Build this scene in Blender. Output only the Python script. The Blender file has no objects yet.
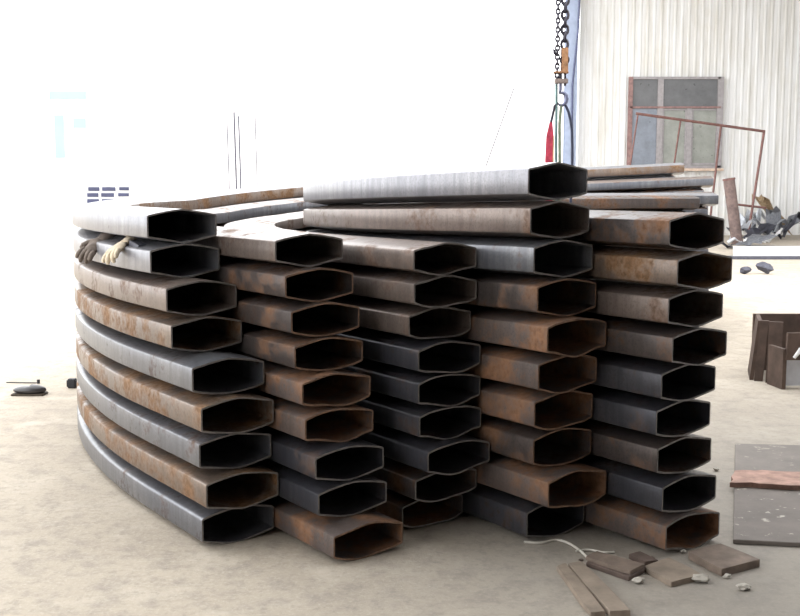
import bpy, bmesh, math, random
from mathutils import Vector, Matrix
R = math.radians
random.seed(7)
C = bpy.context.scene.collection
sc = bpy.context.scene

# ------------------------------------------------------------------ camera
F = 1080.0
EYE = Vector((0, 0, 1.5))
PITCH = math.atan(124 / F)
cam_d = bpy.data.cameras.new('camera')
cam = bpy.data.objects.new('camera', cam_d)
C.objects.link(cam)
cam_d.sensor_width = 36
cam_d.sensor_fit = 'HORIZONTAL'
cam_d.lens = F / 800 * 36
cam_d.clip_end = 300
cam.location = EYE
cam.rotation_euler = (math.pi / 2 - PITCH, 0, 0)
sc.camera = cam
cp, sp = math.cos(PITCH), math.sin(PITCH)

def ray(x, y):
    u, v = (x - 400) / F, -(y - 308) / F
    return Vector((u, cp + v * sp, v * cp - sp))

def on_h(x, y, h=0.0):          # point of the place seen at x,y whose height is h
    d = ray(x, y)
    t = (h - EYE.z) / d.z
    return EYE + d * t

def at_y(x, y, Y):              # point seen at x,y at distance Y
    d = ray(x, y)
    return EYE + d * (Y / d.y)

def proj(p):
    q = Vector(p) - EYE
    dz = q.y * cp - q.z * sp
    vy = q.y * sp + q.z * cp
    return 400 + F * q.x / dz, 308 - F * vy / dz

# ------------------------------------------------------------------ materials
def new_mat(name):
    m = bpy.data.materials.new(name)
    m.use_nodes = True
    nt = m.node_tree
    return m, nt, nt.nodes['Principled BSDF']

def N(nt, t, **kw):
    n = nt.nodes.new(t)
    for k, v in kw.items():
        if k in n.inputs:
            n.inputs[k].default_value = v
        else:
            setattr(n, k, v)
    return n

def ramp(nt, src, p0, p1):
    r = N(nt, 'ShaderNodeMapRange')
    r.inputs['From Min'].default_value = p0
    r.inputs['From Max'].default_value = p1
    nt.links.new(src, r.inputs['Value'])
    return r.outputs['Result']

def mixc(nt, fac, a, b):
    m = N(nt, 'ShaderNodeMix', data_type='RGBA')
    if hasattr(fac, 'links'):
        nt.links.new(fac, m.inputs[0])
    else:
        m.inputs[0].default_value = fac
    for i, c in ((6, a), (7, b)):
        if hasattr(c, 'links'):
            nt.links.new(c, m.inputs[i])
        else:
            m.inputs[i].default_value = (*c, 1)
    return m.outputs[2]

def coords(nt, scale=(1, 1, 1), rnd=True):
    tc = N(nt, 'ShaderNodeTexCoord')
    mp = N(nt, 'ShaderNodeMapping')
    mp.inputs['Scale'].default_value = scale
    nt.links.new(tc.outputs['Object'], mp.inputs['Vector'])
    if rnd:
        oi = N(nt, 'ShaderNodeObjectInfo')
        mu = N(nt, 'ShaderNodeMath', operation='MULTIPLY')
        mu.inputs[1].default_value = 60
        nt.links.new(oi.outputs['Random'], mu.inputs[0])
        nt.links.new(mu.outputs[0], mp.inputs['Location'])
    return mp.outputs['Vector']

def noise(nt, vec, scale, detail=4, rough=.6):
    n = N(nt, 'ShaderNodeTexNoise')
    n.inputs['Scale'].default_value = scale
    n.inputs['Detail'].default_value = detail
    n.inputs['Roughness'].default_value = rough
    nt.links.new(vec, n.inputs['Vector'])
    return n.outputs['Fac']

def bump(nt, b, src, strength, dist=.01):
    bn = N(nt, 'ShaderNodeBump')
    bn.inputs['Strength'].default_value = strength
    bn.inputs['Distance'].default_value = dist
    nt.links.new(src, bn.inputs['Height'])
    nt.links.new(bn.outputs['Normal'], b.inputs['Normal'])

def steel(name, c1, c2, rust, amount, metal=.5, rough=.34):
    m, nt, b = new_mat(name)
    v = coords(nt)
    vs = coords(nt, (9, 9, 1.2))
    big = noise(nt, v, 2.2, 3)
    fine = noise(nt, v, 38, 5)
    stre = noise(nt, vs, 3.0, 4)
    col = mixc(nt, ramp(nt, big, .35, .65), c1, c2)
    col = mixc(nt, ramp(nt, stre, .35, .75), col, tuple(x * .62 for x in c1))
    ms = N(nt, 'ShaderNodeMath', operation='MULTIPLY_ADD')
    ms.inputs[1].default_value = .35
    nt.links.new(fine, ms.inputs[0])
    nt.links.new(noise(nt, v, 4.5, 5, .65), ms.inputs[2])
    lo = .88 - .42 * amount
    rf = ramp(nt, ms.outputs[0], lo, lo + .17)
    gr = N(nt, 'ShaderNodeMath', operation='MULTIPLY')
    gr.inputs[1].default_value = .55
    nt.links.new(ramp(nt, noise(nt, v, 85, 3, .7), .48, .62), gr.inputs[0])
    col = mixc(nt, gr.outputs[0], col, tuple(x * .55 for x in c2))
    rust2 = mixc(nt, ramp(nt, fine, .3, .7), rust, tuple(x * .45 for x in rust))
    col = mixc(nt, rf, col, rust2)
    nt.links.new(col, b.inputs['Base Color'])
    rr = N(nt, 'ShaderNodeMapRange')
    rr.inputs['To Min'].default_value = rough
    rr.inputs['To Max'].default_value = .8
    nt.links.new(rf, rr.inputs['Value'])
    nt.links.new(rr.outputs['Result'], b.inputs['Roughness'])
    b.inputs['Metallic'].default_value = metal
    bump(nt, b, fine, .12, .003)
    return m

def plain(name, c, rough=.6, metal=0, var=.25, scale=12, bmp=.2):
    m, nt, b = new_mat(name)
    v = coords(nt)
    n = noise(nt, v, scale, 4)
    col = mixc(nt, ramp(nt, n, .3, .7), tuple(x * (1 - var) for x in c), tuple(min(1, x * (1 + var)) for x in c))
    nt.links.new(col, b.inputs['Base Color'])
    b.inputs['Roughness'].default_value = rough
    b.inputs['Metallic'].default_value = metal
    if bmp:
        bump(nt, b, n, bmp, .005)
    return m

ORANGE = (.29, .145, .075)
BROWN = (.15, .09, .06)
M = {
    'light': steel('pale_mill_steel', (.25, .25, .275), (.31, .305, .32), (.22, .18, .155), .1),
    'grey': steel('grey_mill_steel', (.14, .145, .165), (.19, .19, .20), BROWN, .3),
    'dark': steel('dark_mill_steel', (.062, .063, .077), (.09, .086, .093), BROWN, .35),
    'tan': steel('tan_flash_rusted_steel', (.215, .155, .115), (.165, .138, .125), (.27, .15, .075), .62),
    'pink': steel('pinkish_flash_rusted_steel', (.21, .16, .135), (.185, .155, .14), (.20, .12, .08), .42),
    'brown': steel('brown_flash_rusted_steel', (.115, .09, .08), (.085, .073, .072), (.23, .12, .065), .55),
    'rust': steel('orange_rusted_steel', (.12, .085, .07), (.09, .075, .072), ORANGE, .66, .15, .55),
}
RIM = plain('cut_steel_edge', (.18, .165, .155), .5, .3, .35, 40)
RIMR = plain('rusted_cut_steel_edge', (.21, .125, .08), .6, .2, .4, 40)

# concrete ground
def ground_mat():
    m, nt, b = new_mat('dusty_concrete')
    v = coords(nt, rnd=False)
    a = noise(nt, v, .7, 6, .62)
    f = noise(nt, v, 7, 8, .7)
    g = noise(nt, v, 60, 4, .7)
    col = mixc(nt, ramp(nt, a, .35, .65), (.37, .315, .25), (.46, .40, .32))
    col = mixc(nt, ramp(nt, f, .48, .66), col, (.30, .26, .215))
    col = mixc(nt, ramp(nt, noise(nt, v, 2.3, 7, .7), .52, .68), col, (.50, .44, .36))
    sc_ = N(nt, 'ShaderNodeMath', operation='MULTIPLY')
    sc_.inputs[1].default_value = .5
    nt.links.new(ramp(nt, g, .5, .75), sc_.inputs[0])
    col = mixc(nt, sc_.outputs[0], col, (.58, .52, .43))
    sc2 = N(nt, 'ShaderNodeMath', operation='MULTIPLY')
    sc2.inputs[1].default_value = .6
    nt.links.new(ramp(nt, noise(nt, v, 22, 5, .75), .52, .68), sc2.inputs[0])
    col = mixc(nt, sc2.outputs[0], col, (.25, .22, .18))
    # shade painted into the concrete colour on the right (x > 0.4 m, near the stack)
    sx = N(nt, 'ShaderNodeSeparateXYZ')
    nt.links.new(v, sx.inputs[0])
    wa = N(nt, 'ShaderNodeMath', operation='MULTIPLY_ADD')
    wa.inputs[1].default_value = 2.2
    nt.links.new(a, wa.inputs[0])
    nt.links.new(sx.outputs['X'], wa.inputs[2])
    near_shade = N(nt, 'ShaderNodeMath', operation='MULTIPLY')
    near_shade.inputs[1].default_value = .6
    nt.links.new(ramp(nt, wa.outputs[0], .4, 2.2), near_shade.inputs[0])
    near_shade2 = N(nt, 'ShaderNodeMath', operation='MULTIPLY')
    nt.links.new(near_shade.outputs[0], near_shade2.inputs[0])
    nt.links.new(ramp(nt, sx.outputs['Y'], 9.0, 5.0), near_shade2.inputs[1])
    col = mixc(nt, near_shade2.outputs[0], col, (.20, .19, .175))
    nt.links.new(col, b.inputs['Base Color'])
    b.inputs['Roughness'].default_value = .85
    bump(nt, b, f, .35, .02)
    return m

def wall_mat():
    m, nt, b = new_mat('weathered_white_corrugated_sheet')
    v = coords(nt, (1.6, 1, .16), rnd=False)
    v2 = coords(nt, (1, 1, 1), rnd=False)
    s = noise(nt, v, 3.2, 6, .65)
    p = noise(nt, v2, 1.1, 5)
    col = mixc(nt, ramp(nt, s, .42, .72), (.72, .72, .715), (.56, .54, .49))
    col = mixc(nt, ramp(nt, p, .58, .9), col, (.58, .55, .47))
    nt.links.new(col, b.inputs['Base Color'])
    b.inputs['Roughness'].default_value = .6
    return m

# ------------------------------------------------------------------ helpers
def obj(name, verts, faces, mat, parent=None, smooth=None, mats=None, fm=None, loc=None):
    me = bpy.data.meshes.new(name)
    if loc is not None:
        L = Vector(loc)
        verts = [Vector(v) - L for v in verts]
    me.from_pydata([tuple(v) for v in verts], [], faces)
    for mm in (mats or [mat]):
        me.materials.append(mm)
    if fm:
        for p, i in zip(me.polygons, fm):
            p.material_index = i
    bm = bmesh.new()
    bm.from_mesh(me)
    bmesh.ops.recalc_face_normals(bm, faces=bm.faces)
    bm.to_mesh(me)
    bm.free()
    if smooth:
        for p in me.polygons:
            p.use_smooth = True
        me.set_sharp_from_angle(angle=R(smooth))
    o = bpy.data.objects.new(name, me)
    if loc is not None:
        o.location = loc
    C.objects.link(o)
    if parent:
        o.parent = parent
        if loc is not None:
            o.location = Vector(loc) - parent.location
        else:
            o.location = -parent.location
    return o

def bm_obj(name, bm, mat, parent=None, smooth=None, loc=None):
    me = bpy.data.meshes.new(name)
    bmesh.ops.recalc_face_normals(bm, faces=bm.faces)
    if loc is not None:
        bmesh.ops.translate(bm, vec=-Vector(loc), verts=bm.verts)
    bm.to_mesh(me)
    bm.free()
    me.materials.append(mat)
    if smooth:
        for p in me.polygons:
            p.use_smooth = True
        me.set_sharp_from_angle(angle=R(smooth))
    o = bpy.data.objects.new(name, me)
    C.objects.link(o)
    if loc is not None:
        o.location = loc
    if parent:
        o.parent = parent
        o.location = o.location - parent.location
    return o

def empty(name, loc):
    o = bpy.data.objects.new(name, None)
    o.location = loc
    o.empty_display_size = .1
    C.objects.link(o)
    return o

def tag(o, label=None, cat=None, group=None, kind=None):
    if label: o['label'] = label
    if cat: o['category'] = cat
    if group: o['group'] = group
    if kind: o['kind'] = kind
    return o

def box(bm, lo, hi, bev=0):
    lo, hi = Vector(lo), Vector(hi)
    m = Matrix.Translation((lo + hi) / 2) @ Matrix.Diagonal((*(hi - lo), 1))
    r = bmesh.ops.create_cube(bm, size=1, matrix=m)
    if bev:
        es = list({e for v in r['verts'] for e in v.link_edges})
        bmesh.ops.bevel(bm, geom=es, offset=bev, segments=2, affect='EDGES')

def tube(bm, pts, r, seg=8, cap=True):
    pts = [Vector(p) for p in pts]
    rs = r if isinstance(r, (list, tuple)) else [r] * len(pts)
    rings = []
    for i, p in enumerate(pts):
        d = (pts[min(i + 1, len(pts) - 1)] - pts[max(i - 1, 0)]).normalized()
        a = d.cross(Vector((0, 1, 0)) if abs(d.y) < .9 else Vector((1, 0, 0))).normalized()
        b = d.cross(a)
        rings.append([bm.verts.new(p + (a * math.cos(t) + b * math.sin(t)) * rs[i])
                      for t in [2 * math.pi * k / seg for k in range(seg)]])
    for i in range(len(rings) - 1):
        for k in range(seg):
            bm.faces.new((rings[i][k], rings[i][(k + 1) % seg], rings[i + 1][(k + 1) % seg], rings[i + 1][k]))
    if cap:
        bm.faces.new(rings[0][::-1])
        bm.faces.new(rings[-1])

def slab(name, corners, z0, th, mat, bev=.003, parent=None, rough=0.0, seed=0, seg=1):
    """plate from its top outline (x,y list); corners jittered a little when rough"""
    rnd = random.Random(seed)
    pts = []
    n = len(corners)
    for i in range(n):
        a, b = Vector(corners[i][:2]), Vector(corners[(i + 1) % n][:2])
        for k in range(seg):
            p = a.lerp(b, k / seg)
            if k or rough:
                p = p + Vector((rnd.uniform(-rough, rough), rnd.uniform(-rough, rough)))
            pts.append(p)
    bm = bmesh.new()
    lo = [bm.verts.new((p.x, p.y, z0)) for p in pts]
    hi = [bm.verts.new((p.x, p.y, z0 + th)) for p in pts]
    m = len(pts)
    bm.faces.new(lo[::-1]); bm.faces.new(hi)
    for i in range(m):
        bm.faces.new((lo[i], lo[(i + 1) % m], hi[(i + 1) % m], hi[i]))
    if bev:
        bmesh.ops.bevel(bm, geom=list(bm.edges), offset=bev, segments=1, affect='EDGES')
    c = sum(pts, Vector((0, 0))) / m
    return bm_obj(name, bm, mat, parent, loc=(c.x, c.y, z0))

# ------------------------------------------------------------------ the curved box beams
CEN = Vector((3.95, 8.1))
HD = R(35)                                   # front ends run 35 deg left of straight away
NRM = Vector((math.cos(HD), math.sin(HD)))   # towards the inside of the bend
DIR = Vector((-math.sin(HD), math.cos(HD)))  # away from the camera
W = .335

CENTRES = {}                                 # bend centre of each stack, by radius
def path_pt(r, s):
    """s=0 where the straight front part meets the arc; negative = towards camera. returns (pos, inward normal)"""
    CEN = CENTRES[r]
    if s <= 0:
        return CEN - NRM * r + DIR * s, NRM.copy()
    a = s / r
    ang = HD - a          # inward normal angle
    n = Vector((math.cos(ang), math.sin(ang)))
    return CEN - n * r, n

def section(H, b, p, th):
    """outer and inner outline (u across, v up), same number of points"""
    def outline(u0, u1, v0, v1, b, rc):
        pts = []
        K = 8
        def crv(vc, sgn, us):
            out = []
            for u in us:
                q = abs((u - (u0 + u1) / 2) / ((u1 - u0) / 2))
                out.append((u, vc + sgn * b * (1 - q ** p)))
            return out
        ins = (u1 - u0) * .04 + rc
        us = [u0 + rc + (u1 - u0 - 2 * rc) * k / K for k in range(K + 1)]
        pts.append((u0, v0 + rc)); pts.append((u0, v1 - rc))
        pts.append((u0 + rc * .3, v1 - rc * .25))
        pts += crv(v1, 1, us)
        pts.append((u1 - rc * .3, v1 - rc * .25))
        pts.append((u1, v1 - rc)); pts.append((u1, v0 + rc))
        pts.append((u1 - rc * .3, v0 + rc * .25))
        pts += crv(v0, -1, us[::-1])
        pts.append((u0 + rc * .3, v0 + rc * .25))
        return pts
    o = outline(0, W, b, H - b, b, .008)
    i = outline(th, W - th, b + th, H - b - th, b, .004)
    return o, i

def beam(r, s0, s1, z, H, zfun, mat, rim, inner, pw, label, b=.0275, dent=0.0, seed=0, lat=0.0):
    o_, i_ = section(H, b, pw, .0065)
    n = len(o_)
    rnd = random.Random(seed)
    ss = []
    s = s0
    step0 = .12
    while s < min(0, s1):
        ss.append(s); s += step0
    k = max(8, int((s1 - max(0, s0)) / .2))
    a0 = max(0, s0)
    ss += [a0 + (s1 - a0) * j / k for j in range(k + 1)]
    vs, fs, fm = [], [], []
    L = None
    for j, s in enumerate(ss):
        p, nn = path_pt(r, s)
        h = zfun(s, r)
        fall = math.exp(-max(0, s - s0) / .12) if dent else 0
        for prof in (o_, i_):
            for (u, v) in prof:
                q = p + nn * (u + lat)
                dv = 0
                if dent and abs(u - W / 2) < W / 2 - .02:
                    dv = dent * fall * math.sin(u * 23 + seed) * (1 if v < H / 2 else .5)
                vs.append(Vector((q.x, q.y, h[0] + (z + v + dv) * h[1])))
    m = len(ss)
    for j in range(m - 1):
        A, B = j * 2 * n, (j + 1) * 2 * n
        for k in range(n):
            k2 = (k + 1) % n
            fs.append((A + k, A + k2, B + k2, B + k)); fm.append(2 if min(o_[k][0], o_[k2][0]) > W - .004 else 0)
            fs.append((A + n + k, B + n + k, B + n + k2, A + n + k2)); fm.append(0)
    for A in (0, (m - 1) * 2 * n):
        for k in range(n):
            k2 = (k + 1) % n
            fs.append((A + k, A + n + k, A + n + k2, A + k2)); fm.append(1)
    me_loc = vs[0].copy(); me_loc.z = z
    o = obj('curved_steel_tube', vs, fs, None, smooth=32, mats=[mat, rim, inner], fm=fm, loc=me_loc)
    tag(o, label, 'steel beam', 'curved hollow steel beams in the stacked pile')
    return o

def flat(s, r): return (0, 1)
def tiltfun(rise):
    def f(s, r):
        t = min(1.1, max(0, s - .8 * r) / (1.38 * r))
        return (rise * t, 1)
    return f
def sagfun(k):
    def f(s, r):
        t = min(1, max(0, s + .6) / (1.6 * r))
        return (0, 1 + (k - 1) * t)
    return f

# per stack: perpendicular offset, pitch, far end rise; per beam (top to bottom): px of the left edge of its end, material, curve power
STK = [
 dict(name='leftmost stack', r=6.0, shift=.22, perp=1.82, pitch=.1545, lat=-.01, z=tiltfun(.39), endpx=681, inner="tan",
      beams=[(147,'light',1.2),(150,'light',1.3),(166,'pink',1.5),(171,'tan',1.25),(192,'grey',1.5),(201,'tan',1.4),(199,'grey',1.3),(206,'tan',1.4),(202,'grey',1.7)]),
 dict(name='second stack from the left', r=5.55, shift=.25, perp=2.165, pitch=.1435, lat=-.012, z=tiltfun(.30), endpx=711, inner="grey",
      beams=[(275,'pink',1.2),(285,'brown',1.4),(291,'brown',1.5),(294.5,'brown',1.5),(302,'rust',1.4),(305,'rust',1.5),(315,'dark',1.5),(318,'dark',1.5),(333.5,'rust',1.5)]),
 dict(name='middle stack', r=5.0, shift=-.1, perp=2.61, pitch=.1395, lat=0, z=tiltfun(.16), endpx=713, inner="pink",
      beams=[(413.5,'pink',1.25),(414,'pink',1.3),(408.5,'pink',1.7),(418,'dark',1.7),(418,'dark',1.8),(419,'dark',1.7),(427.5,'dark',1.7),(415,'brown',1.6),(402,'rust',1.7)]),
 dict(name='tall fourth stack', r=4.3, shift=-.38, perp=2.955, pitch=.159, lat=0, z=sagfun(.885), endpx=713, inner="grey",
      beams=[(528,'light',1.15),(530,'pink',1.2),(533.5,'grey',1.2),(537,'brown',1.4),(547,'rust',1.4),(538,'rust',1.6),(534,'rust',1.7),(533,'brown',1.7),(548,'rust',1.4),(526.5,'dark',1.6)]),
 dict(name='rightmost stack', r=3.95, shift=-.4, perp=3.305, pitch=.154, lat=0, z=flat, endpx=690, inner="brown",
      beams=[(669,'brown',1.2),(677,'tan',1.2),(668,'pink',1.3),(672,'brown',1.25),(661,'dark',1.5),(656,'dark',1.4),(657,'brown',1.3),(662,'dark',1.5),(665.5,'rust',1.5)]),
]
ORD = {1: 'top', 2: 'second from top', 3: 'third from top', 4: 'fourth from top', 5: 'fifth from top',
       6: 'sixth from top', 7: 'seventh from top', 8: 'eighth from top', 9: 'ninth from top', 10: 'tenth from top'}
LOOK = {'light': 'pale grey curved hollow beam', 'grey': 'mid grey curved hollow beam', 'dark': 'dark grey curved hollow beam',
        'tan': 'tan flash-rusted curved hollow beam', 'pink': 'dull pinkish-brown curved hollow beam',
        'brown': 'dark brown curved hollow beam', 'rust': 'orange-rusted curved hollow beam'}
BEAMS = {}
for si, st in enumerate(STK):
    r = st['r']
    CENTRES[r] = CEN - NRM * (CEN.dot(NRM) - st['perp'] - r) + DIR * st['shift']
    nb = len(st['beams'])
    for i, (px, mt, pw) in enumerate(st['beams']):
        z = (nb - 1 - i) * st['pitch']
        lat = st['lat'] * (i / (nb - 1)) ** 2
        # slide along the stack direction until the end's left edge is seen at px
        lo, hi = -2.2, 1.0
        for _ in range(40):
            mid = (lo + hi) / 2
            p, n_ = path_pt(r, mid)
            p = p + n_ * lat
            x = proj((p.x, p.y, z + st['pitch'] / 2))[0]
            if x > px: lo = mid
            else: hi = mid
        s0 = mid
        p, n_ = path_pt(r, s0)
        p = p + n_ * lat
        # far end where the arc reaches X = endX
        jit = [0, .12, .05, .18, .1, .02, .15, .07, .2, .1][i] * (1 if i else 1)
        ex = (st['endpx'] - 400) / F * (CENTRES[r].y + r - W) - (jit if i > 0 else 0)
        s1 = None
        s = 0
        while s < 2.6 * r:
            q, nn = path_pt(r, s)
            if nn.y < 0 and q.x >= ex: break
            s += .02
        s1 = s
        where = ORD[i + 1] if i + 1 < nb else 'bottom one'
        lab = '%s, %s in the %s' % (LOOK[mt], where if i + 1 < nb else 'the bottom one', st['name'])
        dent = .006 if (mt in ('rust',) or si == 2) else .002
        o = beam(r, s0, s1, z, st['pitch'] - .0005, st['z'], M[mt], RIMR if mt in ('rust', 'brown') and si in (1, 3) else RIM, M[st['inner']], pw, lab,
                 dent=dent, seed=si * 20 + i, lat=lat)
        BEAMS[(si, i)] = (o, r, s0, z, st['pitch'])
        a = proj((p.x, p.y, z + .0275)); c = proj((p.x, p.y, z + st['pitch'] - .0275))
        e = p + n_ * W
        print('BEAM', si + 1, i + 1, 'x%.0f top%.0f bot%.0f right%.0f s0 %.2f z%.2f' % (a[0], c[1], a[1], proj((e.x, e.y, z + .07))[0], s0, p.y))

# ------------------------------------------------------------------ the setting
GM = ground_mat()
g = obj('ground', [(-60, -8, 0), (40, -8, 0), (40, 80, 0), (-60, 80, 0)], [(0, 1, 2, 3)], GM)
g.name = 'floor'
tag(g, kind='structure')

WM = wall_mat()
WY = 32.0
def corrugated(name, x0, x1, y, z1, mat, pitch=.2):
    vs, fs = [], []
    x = x0; prof = []
    while x < x1:
        prof += [(x, 0), (x + pitch * .55, 0), (x + pitch * .68, -.014), (x + pitch * .87, -.014)]
        x += pitch
    for (px_, dy) in prof:
        vs += [(px_, y + dy, 0), (px_, y + dy, z1)]
    for i in range(len(prof) - 1):
        fs.append((2 * i, 2 * i + 2, 2 * i + 3, 2 * i + 1))
    # back skin for thickness
    b = len(vs)
    vs += [(x0, y + .1, 0), (x0, y + .1, z1), (prof[-1][0], y + .1, 0), (prof[-1][0], y + .1, z1)]
    fs += [(b, b + 1, b + 3, b + 2), (0, 1, b + 1, b), (b - 2, b + 2, b + 3, b - 1), ]
    return obj(name, vs, fs, mat)
x_edge = at_y(577, 200, WY).x
w = corrugated('wall_back', x_edge, 12.8, WY, 9.0, WM)
tag(w, kind='structure')

M_white = plain('white_painted_masonry', (.86, .86, .86), .8, 0, .02, 2, .05)
far = obj('wall_far', [(-45, 46, 0), (12, 46, 0), (12, 46, 5.9), (-45, 46, 5.9), (-45, 46.3, 0), (12, 46.3, 0), (12, 46.3, 5.9), (-45, 46.3, 5.9)],
          [(0, 1, 2, 3), (4, 5, 6, 7), (0, 1, 5, 4), (3, 2, 6, 7), (0, 3, 7, 4), (1, 2, 6, 5)], M_white)
tag(far, kind='structure')

# unseen roof and walls added around the camera to shade the near side
M_blocker = plain('grey_blocker_sheet', (.42, .42, .43), .8)
bm = bmesh.new(); box(bm, (-4.6, -8, 6.0), (4.75, 4.6, 6.15))
tag(bm_obj('ceiling_blocker', bm, M_blocker), kind='structure')
bm = bmesh.new(); box(bm, (-4.6, -8, 0), (4.75, -7.85, 6.0))
tag(bm_obj('wall_front_blocker', bm, M_blocker), kind='structure')
bm = bmesh.new(); box(bm, (4.6, -7.85, 0), (4.75, 10.5, 6.0))
tag(bm_obj('wall_right_blocker', bm, M_blocker), kind='structure')
bm = bmesh.new(); box(bm, (-4.6, -7.85, 0), (-4.45, -1.5, 6.0))
tag(bm_obj('wall_left_blocker', bm, M_blocker), kind='structure')
# unseen canopy and side sheet added to dim the corrugated wall
bm = bmesh.new(); box(bm, (x_edge - 1.2, 20, 8.9), (12.9, WY + .1, 9.0)); box(bm, (12.7, 20, 0), (12.9, WY, 8.9))
tag(bm_obj('ceiling_canopy_blocker', bm, M_blocker), kind='structure')

# steel column at the wall edge
M_col = plain('pale_blue_painted_steel', (.30, .35, .47), .5, 0, .1, 5)
a = at_y(563.5, 200, WY - .4); b_ = at_y(575, 200, WY - .4)
bm = bmesh.new()
box(bm, (a.x, WY - .45, 0), (b_.x, WY - .43, 8.5)); box(bm, (a.x, WY - .15, 0), (b_.x, WY - .13, 8.5))
box(bm, ((a.x + b_.x) / 2 - .012, WY - .43, 0), ((a.x + b_.x) / 2 + .012, WY - .15, 8.5))
col = empty('steel_column', ((a.x + b_.x) / 2, WY - .3, 0))
bm_obj('column_shaft', bm, M_col, col)
bm = bmesh.new(); box(bm, (a.x - .08, WY - .5, 0), (b_.x + .08, WY - .08, .03), .004)
bm_obj('base_plate', bm, M_col, col)
tag(col, 'pale blue grey steel column at the left edge of the corrugated wall', 'column')
M_black = plain('black_rubber', (.02, .02, .025), .6)
cab = [at_y(581, -30, WY - .6), at_y(578, 32, WY - .6), at_y(575, 60, WY - .6), at_y(572.5, 85, WY - .55), at_y(572, 120, WY - .52), at_y(572.5, 200, WY - .52)]
bm = bmesh.new(); tube(bm, cab, .03, 8)
tag(bm_obj('hanging_cable', bm, plain('dark_blue_cable', (.06, .07, .14), .5), smooth=60, loc=cab[-1]), 'dark cable running down the pale blue column by the corrugated wall', 'cable')

# window in the corrugated wall
WYf = WY - .10
def wp(x, y): return at_y(x, y, WYf)
M_frame = plain('grey_weathered_window_steel', (.30, .28, .285), .6, .1, .15, 10)
M_framer = plain('rust_stained_window_steel', (.25, .15, .14), .7, .1, .3, 10)
def glassy(name, c, rough=.35):
    m, nt, b = new_mat(name)
    v = coords(nt, (1, 1, 1))
    n = noise(nt, v, 2.5, 6, .7)
    v2 = coords(nt, (1, 1, 1))
    sp_ = noise(nt, v2, 9, 2, .5)
    col = mixc(nt, ramp(nt, n, .35, .7), c, tuple(x * .65 for x in c))
    col = mixc(nt, ramp(nt, sp_, .70, .74), col, tuple(x * .35 for x in c))
    nt.links.new(col, b.inputs['Base Color'])
    b.inputs['Roughness'].default_value = rough
    return m
G_dark = glassy('dusty_dark_glass', (.11, .11, .115))
G_blue = glassy('dusty_blue_grey_glass', (.20, .225, .27))
G_tan = glassy('dusty_green_grey_glass', (.27, .28, .25))
win = empty('window_1', wp(674, 167)); tag(win, kind='structure')
def wbar(bm, x0, y0, x1, y1, d0=.0, d1=.09):
    p, q = wp(x0, y0), wp(x1, y1)
    box(bm, (min(p.x, q.x), WYf - d1, min(p.z, q.z)), (max(p.x, q.x), WYf - d0, max(p.z, q.z)), .005)
bm = bmesh.new()
wbar(bm, 629, 77, 720, 79.5); wbar(bm, 629, 165.5, 720, 168.5); wbar(bm, 717.5, 77, 720.5, 168)
bm_obj('window_frame', bm, M_frame, win)
bm = bmesh.new()
wbar(bm, 628.5, 77, 630.5, 168, 0, .1); wbar(bm, 629, 106.5, 720, 108.5, 0, .1)
bm_obj('transom_bar', bm, M_framer, win)
for x in (657.5, 686.5):
    bm = bmesh.new(); wbar(bm, x, 108.5 if x > 660 else 79, x + 3.5, 166, 0, .085)
    bm_obj('mullion', bm, M_frame, win)
for (x0, y0, x1, y1, mt) in ((630.5, 79, 657.5, 107, G_dark), (661, 79, 717.5, 107, G_dark), (630.5, 108, 657.5, 166, G_blue), (661, 108, 686.5, 166, G_tan), (690, 108, 717.5, 166, G_tan)):
    bm = bmesh.new(); wbar(bm, x0, y0, x1, y1, .0, .03)
    bm_obj('glass_pane', bm, mt, win)
for x0, x1 in ((661, 686.5), (690, 717.5)):
    bm = bmesh.new()
    wbar(bm, x0, 109, x1, 110.5, .03, .06); wbar(bm, x0, 163, x1, 165, .03, .06); wbar(bm, x0, 110, x0 + 1.5, 164, .03, .06); wbar(bm, x1 - 1.5, 110, x1, 164, .03, .06)
    bm_obj('sash', bm, M_frame, win)
bm = bmesh.new(); wbar(bm, 626, 168.5, 722, 171, 0, .16)
bm_obj('window_sill', bm, plain('sandy_window_sill', (.55, .42, .33), .8), win)

# pale windows of the far white building
M_teal = plain('pale_teal_glass', (.27, .40, .41), .4, 0, .05, 1, 0)
M_navy = plain('dark_blue_glass', (.035, .04, .09), .35, 0, .2, 4, 0)
M_wf = plain('white_window_frame', (.8, .8, .8), .6, 0, .02, 4, 0)
def far_window(n, rects, fr, mt):
    w_ = empty('window_%d' % n, at_y((fr[0] + fr[2]) / 2, fr[3], 45.9)); tag(w_, kind='structure')
    bm = bmesh.new()
    p, q = at_y(fr[0], fr[1], 45.95), at_y(fr[2], fr[3], 45.95)
    box(bm, (p.x, 45.93, q.z), (q.x, 46, p.z), 0)
    bm_obj('window_frame', bm, M_wf, w_)
    for (x0, y0, x1, y1) in rects:
        bm = bmesh.new()
        p, q = at_y(x0, y0, 45.9), at_y(x1, y1, 45.9)
        box(bm, (p.x, 45.89, q.z), (q.x, 45.93, p.z), .004)
        bm_obj('glass_pane', bm, mt, w_)
far_window(2, [(49, 91, 86, 99)], (47, 89, 88, 101), M_teal)
far_window(3, [(54, 115, 65, 158), (73, 118, 86, 128)], (52, 113, 88, 160), M_teal)
far_window(4, [(88, 187, 99.5, 191), (102, 187, 115.5, 191), (119, 187, 129, 190.5),
               (87, 193, 98.5, 197), (101, 193, 114, 197), (118, 193, 129, 196.5),
               (87, 199, 99, 203), (101.5, 199, 115.5, 202.5)], (85, 185, 131, 205), M_navy)
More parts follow.
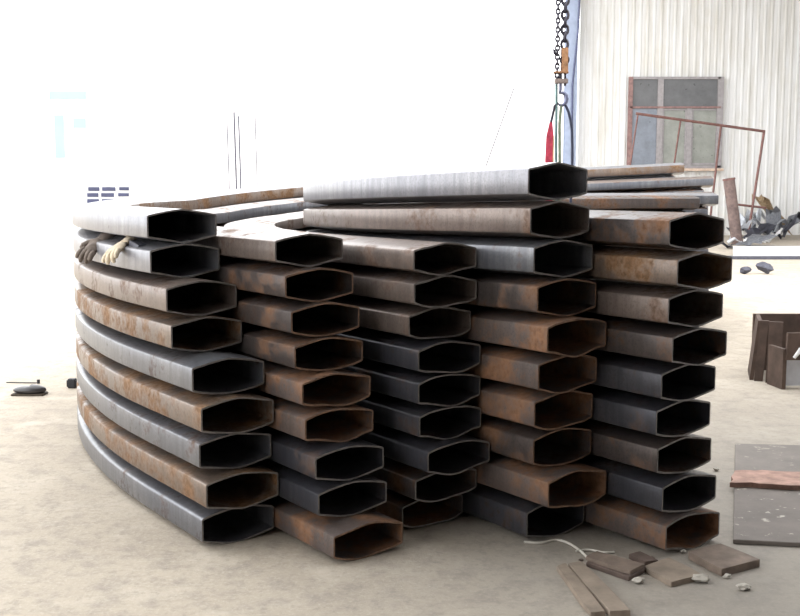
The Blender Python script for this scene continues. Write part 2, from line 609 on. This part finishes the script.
# thin poles in the bright yard
M_pole = plain('weathered_grey_pole', (.07, .065, .09), .7, 0)
for x, y0, lb, rr in ((227, 122, 'first and palest of the four thin poles in the bright yard', .022), (234, 112, 'tallest thin dark pole in the bright yard, second of four', .034),
                  (238.5, 116, 'thin grey pole just right of the tallest pole in the yard', .03), (255, 114, 'thin pole standing apart at the right of the four in the yard', .02)):
    t = at_y(x, y0, 41); bt = Vector((t.x + .05, 41, 0))
    bm = bmesh.new(); tube(bm, [bt, bt.lerp(t, .5) + Vector((.01, 0, 0)), t], rr, 8)
    tag(bm_obj('yard_pole', bm, M_pole, smooth=60, loc=bt), lb, 'pole', 'thin poles in the bright yard')
t = at_y(514, 88, 40); m_ = at_y(491, 152, 40); bt = m_ + (m_ - t) * ((m_.z) / (t.z - m_.z))
bm = bmesh.new(); tube(bm, [bt, m_, t], .02, 8)
tag(bm_obj('leaning_pole', bm, M_pole, smooth=60, loc=bt), 'thin pale pole leaning in the bright yard left of the hoist chain', 'pole')

# ------------------------------------------------------------------ hoist with hook, slings
HY = 9.0
M_chain = plain('dark_oiled_chain', (.05, .045, .06), .45, .5)
M_rblock = plain('orange_rusty_block', (.38, .20, .10), .7, .1, .4, 30)
M_red = plain('red_webbing_sling', (.50, .05, .09), .8, 0, .3, 30)
M_green = plain('grey_green_wire_rope', (.13, .22, .22), .5, .2)
def hp(x, y, dy=0): return at_y(x, y, HY + dy)
hst = empty('chain_hoist', hp(561, 90))
hst_top = 6.0
def chain(pts, wire, lw, ll):
    """links alternately turned, along a polyline"""
    bm = bmesh.new()
    pts = [Vector(p) for p in pts]
    tot = sum((pts[i + 1] - pts[i]).length for i in range(len(pts) - 1))
    n = int(tot / (ll * .72))
    for k in range(n):
        d = tot * (k + .5) / n
        for i in range(len(pts) - 1):
            L_ = (pts[i + 1] - pts[i]).length
            if d <= L_ or i == len(pts) - 2:
                p = pts[i].lerp(pts[i + 1], d / L_); dr = (pts[i + 1] - pts[i]).normalized(); break
            d -= L_
        side = dr.cross(Vector((0, 1, 0))).normalized() if k % 2 else Vector((0, 1, 0))
        ring = [p + dr * (ll / 2) * math.sin(a) + side * (lw / 2) * math.cos(a) for a in [2 * math.pi * j / 10 for j in range(11)]]
        tube(bm, ring, wire, 5, False)
    return bm
top1 = hp(557, 60); top1 = Vector((top1.x, HY, hst_top)); top2 = Vector((hp(565, 50).x, HY, hst_top))
bm_obj('load_chain', chain([top1, hp(557, 82)], .008, .03, .05), M_chain, hst, 60)
bm_obj('load_chain', chain([top2, hp(564.5, 48)], .0125, .052, .08), M_chain, hst, 60)
# rusty pulley block: cheeks, sheave
bm = bmesh.new()
p, q = hp(561.5, 48), hp(567.5, 72)
for dy in (-.035, .025):
    box(bm, (p.x, HY + dy, q.z), (q.x, HY + dy + .012, p.z), .004)
box(bm, (p.x + .01, HY - .03, p.z - .03), (q.x - .01, HY + .03, p.z), .003)
bm_obj('pulley_block', bm, M_rblock, hst)
bm = bmesh.new()
r_ = bmesh.ops.create_cone(bm, cap_ends=True, segments=20, radius1=.04, radius2=.04, depth=.03, matrix=Matrix.Translation(((p.x + q.x) / 2, HY, (p.z + q.z) / 2)) @ Matrix.Rotation(R(90), 4, 'X'))
bm_obj('sheave', bm, M_chain, hst, 40)
for (x0, y0, x1, y1, mt) in ((553.5, 71.5, 568, 73.5, M_rblock), (554.5, 79, 567.5, 83.5, plain('worn_steel_crosshead', (.35, .28, .25), .5, .4, .3, 30))):
    bm = bmesh.new(); a, b2 = hp(x0, y0), hp(x1, y1)
    box(bm, (a.x, HY - .04, b2.z), (b2.x, HY + .04, a.z), .004)
    bm_obj('crosshead', bm, mt, hst)
bm = bmesh.new(); tube(bm, [hp(560.5, 71), hp(560.5, 80)], .014, 10); tube(bm, [hp(565, 72), hp(565, 86)], .01, 10)
bm_obj('swivel_pin', bm, M_chain, hst, 40)
# hook: shank then a tapering C
hk = [hp(560.5, 83), hp(560.5, 90)]
c0 = hp(561.5, 99)
for k in range(11):
    a = R(110 - k * 27)
    hk.append(c0 + Vector((math.cos(a) * .042, 0, math.sin(a) * .052)))
bm = bmesh.new(); tube(bm, hk, [.012, .013, .013, .014, .016, .018, .018, .017, .016, .013, .011, .008, .004], 10)
bm_obj('hook', bm, plain('blue_grey_forged_hook', (.16, .17, .25), .4, .6), hst, 60)
bm = bmesh.new(); tube(bm, [hp(553.5, 49), hp(554.8, 53), hp(556.5, 56)], [.006, .014, .006], 8)
bm_obj('chain_guide', bm, M_chain, hst, 60)
tag(hst, 'dark chain hoist with rusty pulley block and hook hanging behind the tall stack', 'hoist')
# slings hanging from the hook
rs = [hp(558.5, 103), hp(554.5, 106), hp(552.5, 116), hp(551, 122), hp(550, 136), hp(549.5, 160), hp(549.5, 190), hp(549.5, 215)]
def strap(pts, w, th, mat, name, parent=None, ws=None):
    bm = bmesh.new()
    rows = []
    for i, p in enumerate(pts):
        ww = (ws[i] if ws else w) / 2
        rows.append([bm.verts.new(p + Vector((sx * ww, sy * th / 2, 0))) for sx, sy in ((-1, -1), (1, -1), (1, 1), (-1, 1))])
    for i in range(len(rows) - 1):
        for k in range(4):
            bm.faces.new((rows[i][k], rows[i][(k + 1) % 4], rows[i + 1][(k + 1) % 4], rows[i + 1][k]))
    bm.faces.new(rows[0]); bm.faces.new(rows[-1][::-1])
    return bm_obj(name, bm, mat, parent, loc=None if parent else pts[0])
rsl = empty('lifting_sling', rs[0])
strap([p + Vector((0, 0, 0)) for p in rs[3:]], .045, .012, M_red, 'webbing', rsl, ws=[.022, .06, .072, .07, .06])
bm = bmesh.new(); tube(bm, rs[:4], .011, 8); bm_obj('rope_end', bm, M_chain, rsl, 60)
strap([p + Vector((.03, -.012, 0)) for p in rs[4:]], .008, .004, plain('cream_stitching', (.6, .5, .3), .8), 'edge_stitching', rsl)
tag(rsl, 'red webbing lifting sling hanging at the left of the hoist hook', 'sling')
g1 = [hp(556.5, 84), hp(556.5, 110), hp(556, 140), hp(556.5, 215)]
bm = bmesh.new(); tube(bm, g1, .011, 8)
tag(bm_obj('wire_rope', bm, M_green, smooth=60, loc=g1[0]), 'thin straight grey-green wire rope just right of the red sling', 'rope')
g2 = [hp(561.5, 104), hp(560.5, 112), hp(559.5, 125), hp(560, 215)]
bm = bmesh.new(); tube(bm, g2, .012, 8)
tag(bm_obj('wire_rope', bm, plain('green_yellow_rope', (.16, .20, .13), .7), smooth=60, loc=g2[0]), 'grey-green rope hanging from the point of the hoist hook', 'rope')
dk = [hp(562, 106), hp(563.5, 104), hp(566, 106), hp(568.5, 112), hp(570.5, 120), hp(571.8, 130), hp(572.3, 145), hp(572.3, 175), hp(570, 215)]
bm = bmesh.new(); tube(bm, dk, .011, 8)
tag(bm_obj('black_rope_sling', bm, plain('black_blue_rope', (.025, .03, .06), .6), smooth=60, loc=dk[0]), 'black rope sling curving down at the right of the hoist hook', 'sling')

# ------------------------------------------------------------------ rusty frame, post and scrap by the wall
M_rbar = plain('rusty_angle_iron', (.17, .085, .075), .75, .1, .35, 15)
FY = 29.0
def fp(x, y, d=0): return at_y(x, y, FY + d)
rf = empty('rusty_steel_frame', Vector((fp(700, 200).x, FY, 0)))
def foot(x0, y0, x1, y1, d):   # continue a leg down to the ground
    p, q = fp(x0, y0, d), fp(x1, y1, d)
    t = p.z / (p.z - q.z)
    return p, p + (q - p) * t
for (x0, y0, x1, y1, d, r_) in ((764, 132, 752, 210, 0, .035), (721, 126, 713.5, 190, 1.2, .03), (680.5, 121, 674, 165, 1.2, .025), (638, 114, 631, 160, 0, .022)):
    a, b2 = foot(x0, y0, x1, y1, d)
    bm = bmesh.new(); tube(bm, [a, b2], r_, 4); bm_obj('frame_leg', bm, M_rbar, rf)
bm = bmesh.new(); tube(bm, [fp(636, 113.5), fp(765, 131.5)], .036, 4); bm_obj('top_rail', bm, M_rbar, rf)
bm = bmesh.new(); tube(bm, [fp(733, 204), fp(766, 208)], .03, 4); bm_obj('lower_rail', bm, M_rbar, rf)
tag(rf, 'slanting rusty angle-iron frame standing before the window wall', 'metal frame')
a = at_y(729, 180, 27); b2 = at_y(737.5, 240, 27); b2.z = 0
bm = bmesh.new(); tube(bm, [b2, a], .14, 16)
pp = empty('leaning_post', b2)
bm_obj('post_body', bm, plain('brown_mottled_post', (.15, .105, .095), .7, .1, .4, 8), pp, 40)
bm = bmesh.new(); tube(bm, [a, a + (a - b2).normalized() * .04], .155, 16); bm_obj('post_cap', bm, M_rbar, pp, 40)
tag(pp, 'thick short brown post leaning beside the scrap heap at the wall', 'post')

M_scrap = [plain('bright_scrap_metal', (.62, .64, .68), .35, .6, .2, 20), plain('grey_scrap_metal', (.30, .31, .34), .5, .4, .3, 20),
           plain('dark_scrap_metal', (.07, .07, .09), .6, .3, .3, 20), plain('tan_scrap_board', (.45, .34, .22), .8, 0, .3, 20), plain('white_scrap_sheet', (.75, .75, .75), .6, 0, .1, 20)]
SN = ['shiny', 'grey', 'dark', 'tan', 'white']
rnd = random.Random(3)
def bent_sheet(name, c, size, mat, seed, tall):
    """torn, folded metal sheet with real thickness"""
    rn = random.Random(seed)
    n, m = 7, 5
    bm = bmesh.new()
    hs = [0]
    for i in range(n): hs.append(hs[-1] + rn.choice((-1, 1)) * rn.uniform(.25, .9))
    g = []
    for i in range(n + 1):
        row = []
        for j in range(m + 1):
            x = (i / n - .5) * 2 * size + rn.uniform(-.12, .12) * size
            y = (j / m - .5) * 1.3 * size + rn.uniform(-.12, .12) * size
            z = (hs[i] + rn.uniform(-.25, .25) + (j - m / 2) * .12 * hs[0 + i % 3]) * size * .28 * tall
            row.append(bm.verts.new((x, y, z)))
        g.append(row)
    for i in range(n):
        for j in range(m):
            if (i in (0, n - 1) or j in (0, m - 1)) and rn.random() < .25: continue
            bm.faces.new((g[i][j], g[i + 1][j], g[i + 1][j + 1], g[i][j + 1]))
    for v in [v for v in bm.verts if not v.link_faces]: bm.verts.remove(v)
    bmesh.ops.solidify(bm, geom=list(bm.faces), thickness=.015)
    bmesh.ops.rotate(bm, verts=bm.verts, cent=(0, 0, 0), matrix=Matrix.Rotation(rn.uniform(-.5, .5), 3, 'Z') @ Matrix.Rotation(rn.uniform(-.5, .5) * min(1, tall), 3, 'Y'))
    zmin = min(v.co.z for v in bm.verts)
    bmesh.ops.translate(bm, verts=bm.verts, vec=Vector((c[0], c[1], c[2] - zmin)))
    return bm_obj(name, bm, mat, loc=c)
def crumple(name, c, size, mat, seed, flat_=.35):
    rn = random.Random(seed)
    bm = bmesh.new()
    bmesh.ops.create_icosphere(bm, subdivisions=2, radius=1)
    for v in bm.verts:
        k = rn.uniform(.6, 1.15)
        v.co = Vector((v.co.x * size * k, v.co.y * size * k * .7, v.co.z * size * flat_ * rn.uniform(.7, 1.2)))
    bmesh.ops.rotate(bm, verts=bm.verts, cent=(0, 0, 0), matrix=Matrix.Rotation(rn.uniform(0, 3), 3, 'Z') @ Matrix.Rotation(rn.uniform(-.3, .3), 3, 'Y'))
    zmin = min(v.co.z for v in bm.verts)
    bmesh.ops.translate(bm, verts=bm.verts, vec=Vector((c[0], c[1], c[2] - zmin)))
    return bm_obj(name, bm, mat, loc=c)
# (px x, px y of base, distance, size, material, label)
SCR = [(742, 236, 30.9, .36, 2, 2.2, 'dark folded scrap sheet right at the foot of the leaning post'),
       (750, 229, 31.3, .42, 0, 3.0, 'shiny tall folded metal scrap at the back of the heap'),
       (752, 232, 30.0, .42, 1, 2.6, 'grey twisted scrap at the middle of the heap by the wall'),
       (768, 226, 31.3, .42, 3, 3.0, 'tan broken board scrap high at the back right of the heap'),
       (768, 234, 30.2, .42, 0, 2.6, 'shiny scrap tangle at the right end of the heap'),
       (763, 240, 27.9, .46, 4, 1.2, 'white folded sheet scrap lying in front of the heap'),
       (744, 243, 28.0, .42, 0, 1.1, 'shiny folded sheet scrap in front of the leaning post'),
       (760, 243, 28.9, .42, 2, 1.6, 'dark bent scrap between the white sheet and the heap'),
       (752, 250, 26.4, .55, 1, .6, 'grey flat scrap lowest in front of the heap'),
       (738, 250, 25.2, .42, 2, .5, 'dark flat scrap lowest and leftmost in front of the heap'),
       (785, 240, 30.4, .5, 1, 3.0, 'grey scrap tangle beyond the right end of the heap'),
       (795, 240, 29.2, .5, 2, 1.8, 'dark scrap tangle at the far right of the heap')]
for i, (x, y, Y, s_, mi, fl, lb) in enumerate(SCR):
    p = at_y(x, y, Y)
    p.z = 0
    tag(bent_sheet('scrap_piece', p, s_, M_scrap[mi], i + 10, fl), lb, 'scrap', 'scrap metal heap by the wall')
# short loose strips
for i, (x0, y0, x1, y1, Y, mi, lb) in enumerate(((728, 236, 741, 246, 26.9, 0, 'bent shiny strip sticking out left of the heap'), (744, 239, 766, 243, 27.5, 4, 'pale strip lying along the front of the heap'))):
    a, b2 = at_y(x0, y0, Y), at_y(x1, y1, Y)
    a.z, b2.z = .05, .05
    bm = bmesh.new(); tube(bm, [a, a.lerp(b2, .5) + Vector((0, 0, .10)), b2], .05, 4)
    tag(bm_obj('metal_strip', bm, M_scrap[mi], loc=a), lb, 'scrap', 'scrap strips by the wall')
# long pale slab with dark edge on the bright ground, right
a = on_h(733, 257); 
sl = slab('long_pale_slab', [(on_h(733, 258).x, on_h(733, 258).y), (on_h(830, 259).x, on_h(733, 258).y), (on_h(830, 250).x, on_h(733, 250).y), (on_h(733, 250).x, on_h(733, 250).y)], .04, .05, M_white)
sl.name = 'pale_sheet'
tag(sl, 'long flat pale slab on the bright ground in front of the scrap heap', 'slab')
bm = bmesh.new(); p = on_h(731, 259.5); q = on_h(832, 259.5)
box(bm, (p.x, p.y, 0), (q.x, p.y + .5, .045), .005)
tag(bm_obj('dark_bearer', bm, M_scrap[2], loc=(p.x, p.y, 0)), 'dark low timber bearer under the front of the pale slab', 'timber')
for x, lb in ((745, 'small dark lump on the bright ground, left of two'), (765, 'small dark lump on the bright ground, right of two')):
    p = on_h(x, 274); tag(crumple('dark_lump', p, .11 if x < 750 else .16, M_scrap[2], x, .6), lb, 'debris')

# ------------------------------------------------------------------ brown panels leaning at the right
M_wood = plain('dark_brown_timber', (.085, .055, .042), .8, 0, .35, 9)
c_ = on_h(750, 381)
pc = empty('brown_open_crate', (c_.x, c_.y, 0))
Hc = .46
bx, by = c_.x + .03, c_.y
def quadbox(name, p0, p1, th, z0, z1, lean, mat, parent):
    """upright board between two ground points, leaning by 'lean' (x,y) at the top"""
    p0, p1 = Vector((*p0, 0)), Vector((*p1, 0))
    d = (p1 - p0).normalized(); nn = Vector((-d.y, d.x, 0)) * th
    ln = Vector((*lean, 0))
    vs = []
    for z in (z0, z1):
        k = z / Hc
        for q in (p0, p1, p1 + nn, p0 + nn):
            vs.append(q + ln * k + Vector((0, 0, z)))
    return obj(name, vs, [(0, 1, 2, 3), (4, 5, 6, 7), (0, 1, 5, 4), (1, 2, 6, 5), (2, 3, 7, 6), (3, 0, 4, 7)], mat, parent)
quadbox('side_board', (bx, by), (bx + .06, by - .02), .04, 0, Hc, (.05, .05), M_wood, pc)
quadbox('side_board', (bx + .065, by - .07), (bx + .16, by - .1), .03, 0, Hc, (.03, .05), M_wood, pc)
quadbox('side_board', (bx + .01, by + .04), (bx + .13, by + .46), .03, 0, Hc, (.05, .0), M_wood, pc)
quadbox('front_board', (bx + .06, by - .12), (bx + .09, by - .35), .03, 0, .30, (.0, .0), M_wood, pc)
quadbox('front_board', (bx + .10, by - .36), (bx + .62, by - .34), .03, .22, .42, (.02, .0), M_wood, pc)
quadbox('end_board', (bx + .66, by - .3), (bx + .7, by + .4), .03, 0, Hc, (.0, .0), M_wood, pc)
quadbox('rear_board', (bx + .14, by + .48), (bx + .7, by + .48), .03, 0, Hc, (.0, .0), M_wood, pc)
o = quadbox('pale_panel', (bx + .11, by - .30), (bx + .6, by - .28), .02, .02, .24, (.0, .0), plain('pale_grey_panel', (.55, .56, .60), .6, 0, .1), pc)
o['label'] = 'pale grey panel'
bm = bmesh.new(); tube(bm, [Vector((bx + .16, by - .38, .24)), Vector((bx + .2, by - .39, .30)), Vector((bx + .25, by - .38, .36))], [.012, .018, .01], 8)
bm_obj('rope_handle', bm, M_scrap[4], pc, 60)
tag(pc, 'dark brown open timber crate with a pale panel at the right edge', 'crate')

# ------------------------------------------------------------------ plates on the floor, right foreground
def paint_plate(name, c, spot):
    m, nt, b = new_mat(name)
    v = coords(nt)
    n = noise(nt, v, 6, 6, .7); s_ = noise(nt, v, 14, 4, .7)
    col = mixc(nt, ramp(nt, n, .35, .7), c, tuple(x * .72 for x in c))
    col = mixc(nt, ramp(nt, s_, .60, .66), col, spot)
    nt.links.new(col, b.inputs['Base Color']); b.inputs['Roughness'].default_value = .7
    bump(nt, b, n, .2, .005)
    return m
M_plate = paint_plate('paint_spotted_steel_plate', (.165, .14, .122), (.42, .39, .33))
M_plate2 = paint_plate('dusty_steel_plate', (.19, .165, .145), (.29, .26, .22))
def g2d(x, y): p = on_h(x, y); return (p.x, p.y)
P1 = [g2d(733, 544), g2d(830, 549), g2d(822, 492), g2d(734, 487)]
tag(slab('steel_plate', P1, 0, .02, M_plate, .003), 'paint-spotted square grey steel plate on the floor at right', 'plate', 'steel plates lying at the right')
P2 = [g2d(734.5, 478), g2d(816, 482), g2d(808, 448), g2d(735, 446)]
tag(slab('steel_plate', P2, 0, .016, M_plate2, .003), 'plain dusty grey steel plate behind the pinkish wooden strip', 'plate', 'steel plates lying at the right')
P3 = [g2d(730, 491), g2d(756, 492), g2d(826, 496), g2d(824, 481), g2d(760, 479), g2d(734, 479)]
tag(slab('wooden_strip', P3, .021, .025, plain('pinkish_splintered_wood', (.34, .21, .165), .8, 0, .35, 14), .002, rough=.012, seed=4, seg=4), 'splintered pinkish wooden strip lying between the two steel plates', 'wood strip')

# blocks and planks at the bottom right
M_blk = plain('dusty_brown_block', (.185, .14, .11), .8, 0, .3, 14)
M_blk2 = plain('dusty_tan_board', (.25, .20, .155), .85, 0, .25, 10)
M_blkd = plain('dark_brown_block', (.12, .085, .07), .8, 0, .3, 14)
def from_px(pts, h): return [(on_h(x, y, h).x, on_h(x, y, h).y) for x, y in pts]
tag(slab('flat_block', from_px([(688.5, 551.5), (721.5, 569), (760, 559), (720, 543)], .032), 0, .032, M_blk, .003, rough=.002, seed=1, seg=3),
    'thick square brown block right below the rightmost stack', 'block', 'brown blocks on the floor')
tag(slab('flat_block', from_px([(643.5, 566), (671, 582), (702, 574), (669, 557)], .022), 0, .022, M_blk2, .003, rough=.002, seed=2, seg=3),
    'lighter flat brown slab between the thick block and the stepped board', 'block', 'brown blocks on the floor')
sb = empty('stepped_board', (*from_px([(612, 566)], 0)[0], 0))
slab('lower_board', from_px([(586, 562), (629, 577), (646, 568), (600, 554)], .018), 0, .018, M_blkd, .002, sb)
slab('upper_board', from_px([(585.5, 556.5), (630, 571), (645, 564), (597, 551)], .034), .0185, .016, M_blk, .002, sb, rough=.002, seed=9, seg=3)
tag(sb, 'stepped pair of brown boards lying left of the flat brown slab', 'board')
tag(slab('flat_block', from_px([(629, 554), (645, 561.5), (658, 560), (640, 551)], .02), 0, .02, M_blkd, .002, rough=.002, seed=3, seg=3),
    'small dark block tucked behind the stepped pair of boards', 'block', 'brown blocks on the floor')
tag(slab('wooden_plank', from_px([(556.5, 566), (590, 612), (606, 611), (565.5, 562.5)], .02), 0, .02, M_blk2, .002, rough=.002, seed=5, seg=4),
    'left of two parallel tan planks at the bottom of the picture', 'plank', 'planks at the bottom')
tag(slab('wooden_plank', from_px([(568, 563), (610, 611), (631, 610), (582, 561)], .024), 0, .024, M_blk2, .002, rough=.002, seed=6, seg=4),
    'right and slightly thicker of two parallel tan planks at the bottom', 'plank', 'planks at the bottom')
CH = [(638, 583, .028, 1, 'pale stone chip in front of the flat brown slab'), (700, 582, .035, 1, 'pale flat stone chip below the thick brown block'), (727, 578, .02, 1, 'small pale chip in front corner of the thick block'),
      (684, 553, .016, 1, 'tiny grey pebble at the left corner of the thick block'), (581, 561, .012, 0, 'tiny dark pebble beside the stepped boards'),
      (716, 471, .022, 1, 'small tan stone alone on the floor right of the stacks'), (744, 590, .03, 1, 'pale stone chip nearest the bottom right corner'),
      (147, 462, .013, 3, 'small orange chip on the pale floor left of the stacks'), (652, 560, .016, 0, 'small dark chip behind the flat brown slab')]
CM = [M_blkd, plain('pale_concrete_chip', (.42, .39, .34), .9), None, plain('orange_chip', (.5, .27, .12), .9)]
for i, (x, y, s_, mi, lb) in enumerate(CH):
    p = on_h(x, y)
    tag(crumple('stone_chip', p, s_, CM[mi], i + 50, .45), lb, 'stone chip', 'loose chips on the floor')

# pale cord on the floor under the fourth stack
M_cord = plain('pale_cord', (.52, .49, .43), .8, 0, .15, 20)
for pts, lb in (([(524, 542), (540, 543), (556, 540), (568, 543), (578, 549), (586, 556), (590, 562)], 'pale curved cord on the floor below the fourth stack'),
                ([(576, 551), (590, 550), (603, 552.5), (614, 552)], 'short straight pale cord piece by the stepped boards'),
                ([(413, 527), (422, 523), (432, 520)], 'short pale cord piece lying under the middle stack')):
    P = [on_h(x, y, .006) for x, y in pts]
    Q = []
    for i in range(len(P) - 1):
        for k in range(4):
            t = k / 4
            p0, p1, p2, p3 = P[max(i - 1, 0)], P[i], P[i + 1], P[min(i + 2, len(P) - 1)]
            Q.append(.5 * ((2 * p1) + (p2 - p0) * t + (2 * p0 - 5 * p1 + 4 * p2 - p3) * t * t + (3 * p1 - p0 - 3 * p2 + p3) * t ** 3))
    Q.append(P[-1])
    bm = bmesh.new(); tube(bm, Q, .0055, 6)
    tag(bm_obj('floor_cord', bm, M_cord, smooth=60, loc=Q[0]), lb, 'cord', 'pale cords on the floor')

# ------------------------------------------------------------------ small dark things on the ground at left
p = on_h(71, 388.5)
bm = bmesh.new(); box(bm, (p.x - .035, p.y, 0), (p.x + .035, p.y + .07, .068), .01)
tag(bm_obj('dark_block', bm, M_black, loc=(p.x, p.y, 0)), 'small black block on the bright ground beside the leftmost stack', 'block')
p = on_h(36, 396)
bm = bmesh.new()
bmesh.ops.create_uvsphere(bm, u_segments=20, v_segments=12, radius=1)
for v in bm.verts:
    x, y, z = v.co
    v.co = Vector((p.x - .06 + x * .12, p.y + .05 + y * .06, .035 + z * .035 * (1.15 if x > 0 else .85)))
sh = empty('dark_shoe', (p.x - .06, p.y + .05, 0))
bm_obj('shoe_upper', bm, plain('black_leather', (.03, .028, .03), .35), sh, 60)
bm = bmesh.new(); box(bm, (p.x - .18, p.y - .01, 0), (p.x + .055, p.y + .11, .014), .005)
bm_obj('shoe_sole', bm, plain('dark_brown_sole', (.06, .045, .03), .7), sh)
tag(sh, 'rounded dark shoe on the ground at the left edge', 'shoe')
p = on_h(38.5, 383.5)
bm = bmesh.new(); tube(bm, [Vector((p.x, p.y, 0)), Vector((p.x, p.y, .03))], .012, 10); tube(bm, [Vector((p.x - .01, p.y, .005)), Vector((p.x - .25, p.y + .02, .005))], .004, 6)
tag(bm_obj('dark_peg', bm, M_black, smooth=40, loc=(p.x, p.y, 0)), 'tiny black peg with a wire just behind the dark shoe', 'peg')

# ------------------------------------------------------------------ work gloves in the gap between the two top beams of the left stack
def glove(name, pos, yaw, roll, mat, matc, label, sc_=1.0, curl=.5, droop=-.6):
    root = empty(name, pos)
    T = Matrix.Translation(Vector(pos)) @ Matrix.Rotation(yaw, 4, 'Z') @ Matrix.Rotation(droop, 4, 'Y') @ Matrix.Rotation(roll, 4, 'X')
    bm = bmesh.new()
    # palm
    bmesh.ops.create_uvsphere(bm, u_segments=16, v_segments=10, radius=1)
    for v in bm.verts:
        x, y, z = v.co
        k = .8 + .2 * (x + 1) / 2
        v.co = Vector((x * .052, y * .042 * k, z * .017 + .004 * math.sin(x * 5 + y * 4)))
    # fingers
    for i, (y0, ln) in enumerate(((-.031, .058), (-.011, .070), (.010, .066), (.030, .050))):
        pts = []
        a = 0; q = Vector((.035, y0, 0)); sp2 = (i - 1.5) * .12
        for k in range(6):
            pts.append(q.copy())
            a = curl * k / 5 * (1 + .3 * ((i * 7) % 3 - 1))
            q = q + Vector((math.cos(a), math.sin(sp2), -math.sin(a))) * ln / 5
        tube(bm, pts, [.0115, .0125, .012, .0118, .011, .006], 8)
    tube(bm, [Vector((-.02, -.03, 0)), Vector((0, -.05, -.003)), Vector((.02, -.062, -.006)), Vector((.036, -.066, -.01))], [.012, .0135, .0125, .006], 8)
    for v in bm.verts: v.co = T @ (v.co * sc_)
    bm_obj('glove_hand', bm, mat, root, 60)
    bm = bmesh.new()
    pts = [Vector((-.035, 0, 0)), Vector((-.06, 0, .001)), Vector((-.085, 0, .0)), Vector((-.105, 0, .0))]
    seg = 16; rings = []
    for p_, (ry, rz) in zip(pts, ((.030, .016), (.030, .014), (.034, .016), (.040, .019))):
        rings.append([bm.verts.new(T @ ((p_ + Vector((0, math.cos(t) * ry, math.sin(t) * rz))) * sc_)) for t in [2 * math.pi * k / seg for k in range(seg)]])
    for i in range(3):
        for k in range(seg):
            bm.faces.new((rings[i][k], rings[i][(k + 1) % seg], rings[i + 1][(k + 1) % seg], rings[i + 1][k]))
    bm.faces.new(rings[0])
    bm_obj('cuff', bm, matc, root, 60)
    return tag(root, label, 'glove', 'work gloves on the leftmost stack')

o, r1, s_0, z_b, pt = BEAMS[(0, 1)]
def side_pt(px, h, out=.03):
    lo, hi = s_0, 3.0
    for _ in range(40):
        mid = (lo + hi) / 2
        p, n_ = path_pt(r1, mid)
        q = p - n_ * out
        if proj((q.x, q.y, h))[0] > px: lo = mid
        else: hi = mid
    return Vector((q.x, q.y, h)), n_
ztop = z_b + pt
M_gc = plain('cream_cotton_glove', (.62, .53, .40), .95, 0, .2, 30, .4)
M_gg = plain('grimy_grey_glove', (.16, .13, .11), .95, 0, .35, 30, .4)
q, n_ = side_pt(119, ztop - .03, .012)
glove('work_glove', q, math.atan2(-n_.y, -n_.x) + .55, .25, M_gc, M_gc, 'cream cotton work glove tucked between the two top beams at left', 1.05, 1.3, .45)
q, n_ = side_pt(95, ztop - .045, .0)
glove('work_glove', q, math.atan2(-n_.y, -n_.x) + .35, -.3, M_gg, M_gg, 'grimy dark grey work glove beside the cream glove, further back', 1.12, 1.2, .6)
q, n_ = side_pt(134, ztop - .018, -.05)
q2 = q + Vector((n_.y, -n_.x, 0)) * .12
bm = bmesh.new()
dd = (q2 - q).normalized(); ss_ = Vector((-dd.y, dd.x, 0)) * .022
vs = [q - ss_ * 1.1 + Vector((0, 0, -.014)), q + ss_ * 1.1 + Vector((0, 0, -.014)), q + ss_ + Vector((0, 0, .022)), q - ss_ + Vector((0, 0, .022)),
      q2 - ss_ + Vector((0, 0, -.010)), q2 + ss_ + Vector((0, 0, -.010)), q2 + ss_ * .9 + Vector((0, 0, .004)), q2 - ss_ * .9 + Vector((0, 0, .004))]
tag(obj('dark_wedge', vs, [(0, 1, 2, 3), (4, 5, 6, 7), (0, 1, 5, 4), (1, 2, 6, 5), (2, 3, 7, 6), (3, 0, 4, 7)], M_scrap[2], loc=q), 'dark wedge under the top beam, right of the cream glove', 'wedge')

# ------------------------------------------------------------------ light
wd = bpy.data.worlds.new('overcast_sky'); sc.world = wd
wd.use_nodes = True
bg = wd.node_tree.nodes['Background']
bg.inputs['Color'].default_value = (.97, .985, 1, 1)
bg.inputs['Strength'].default_value = 4.2
vs_ = sc.view_settings
sc.display_settings.display_device = 'sRGB'
vs_.view_transform = 'Standard'
vs_.look = 'None'
vs_.gamma = 1
vs_.use_curve_mapping = False
vs_.exposure = 0.0
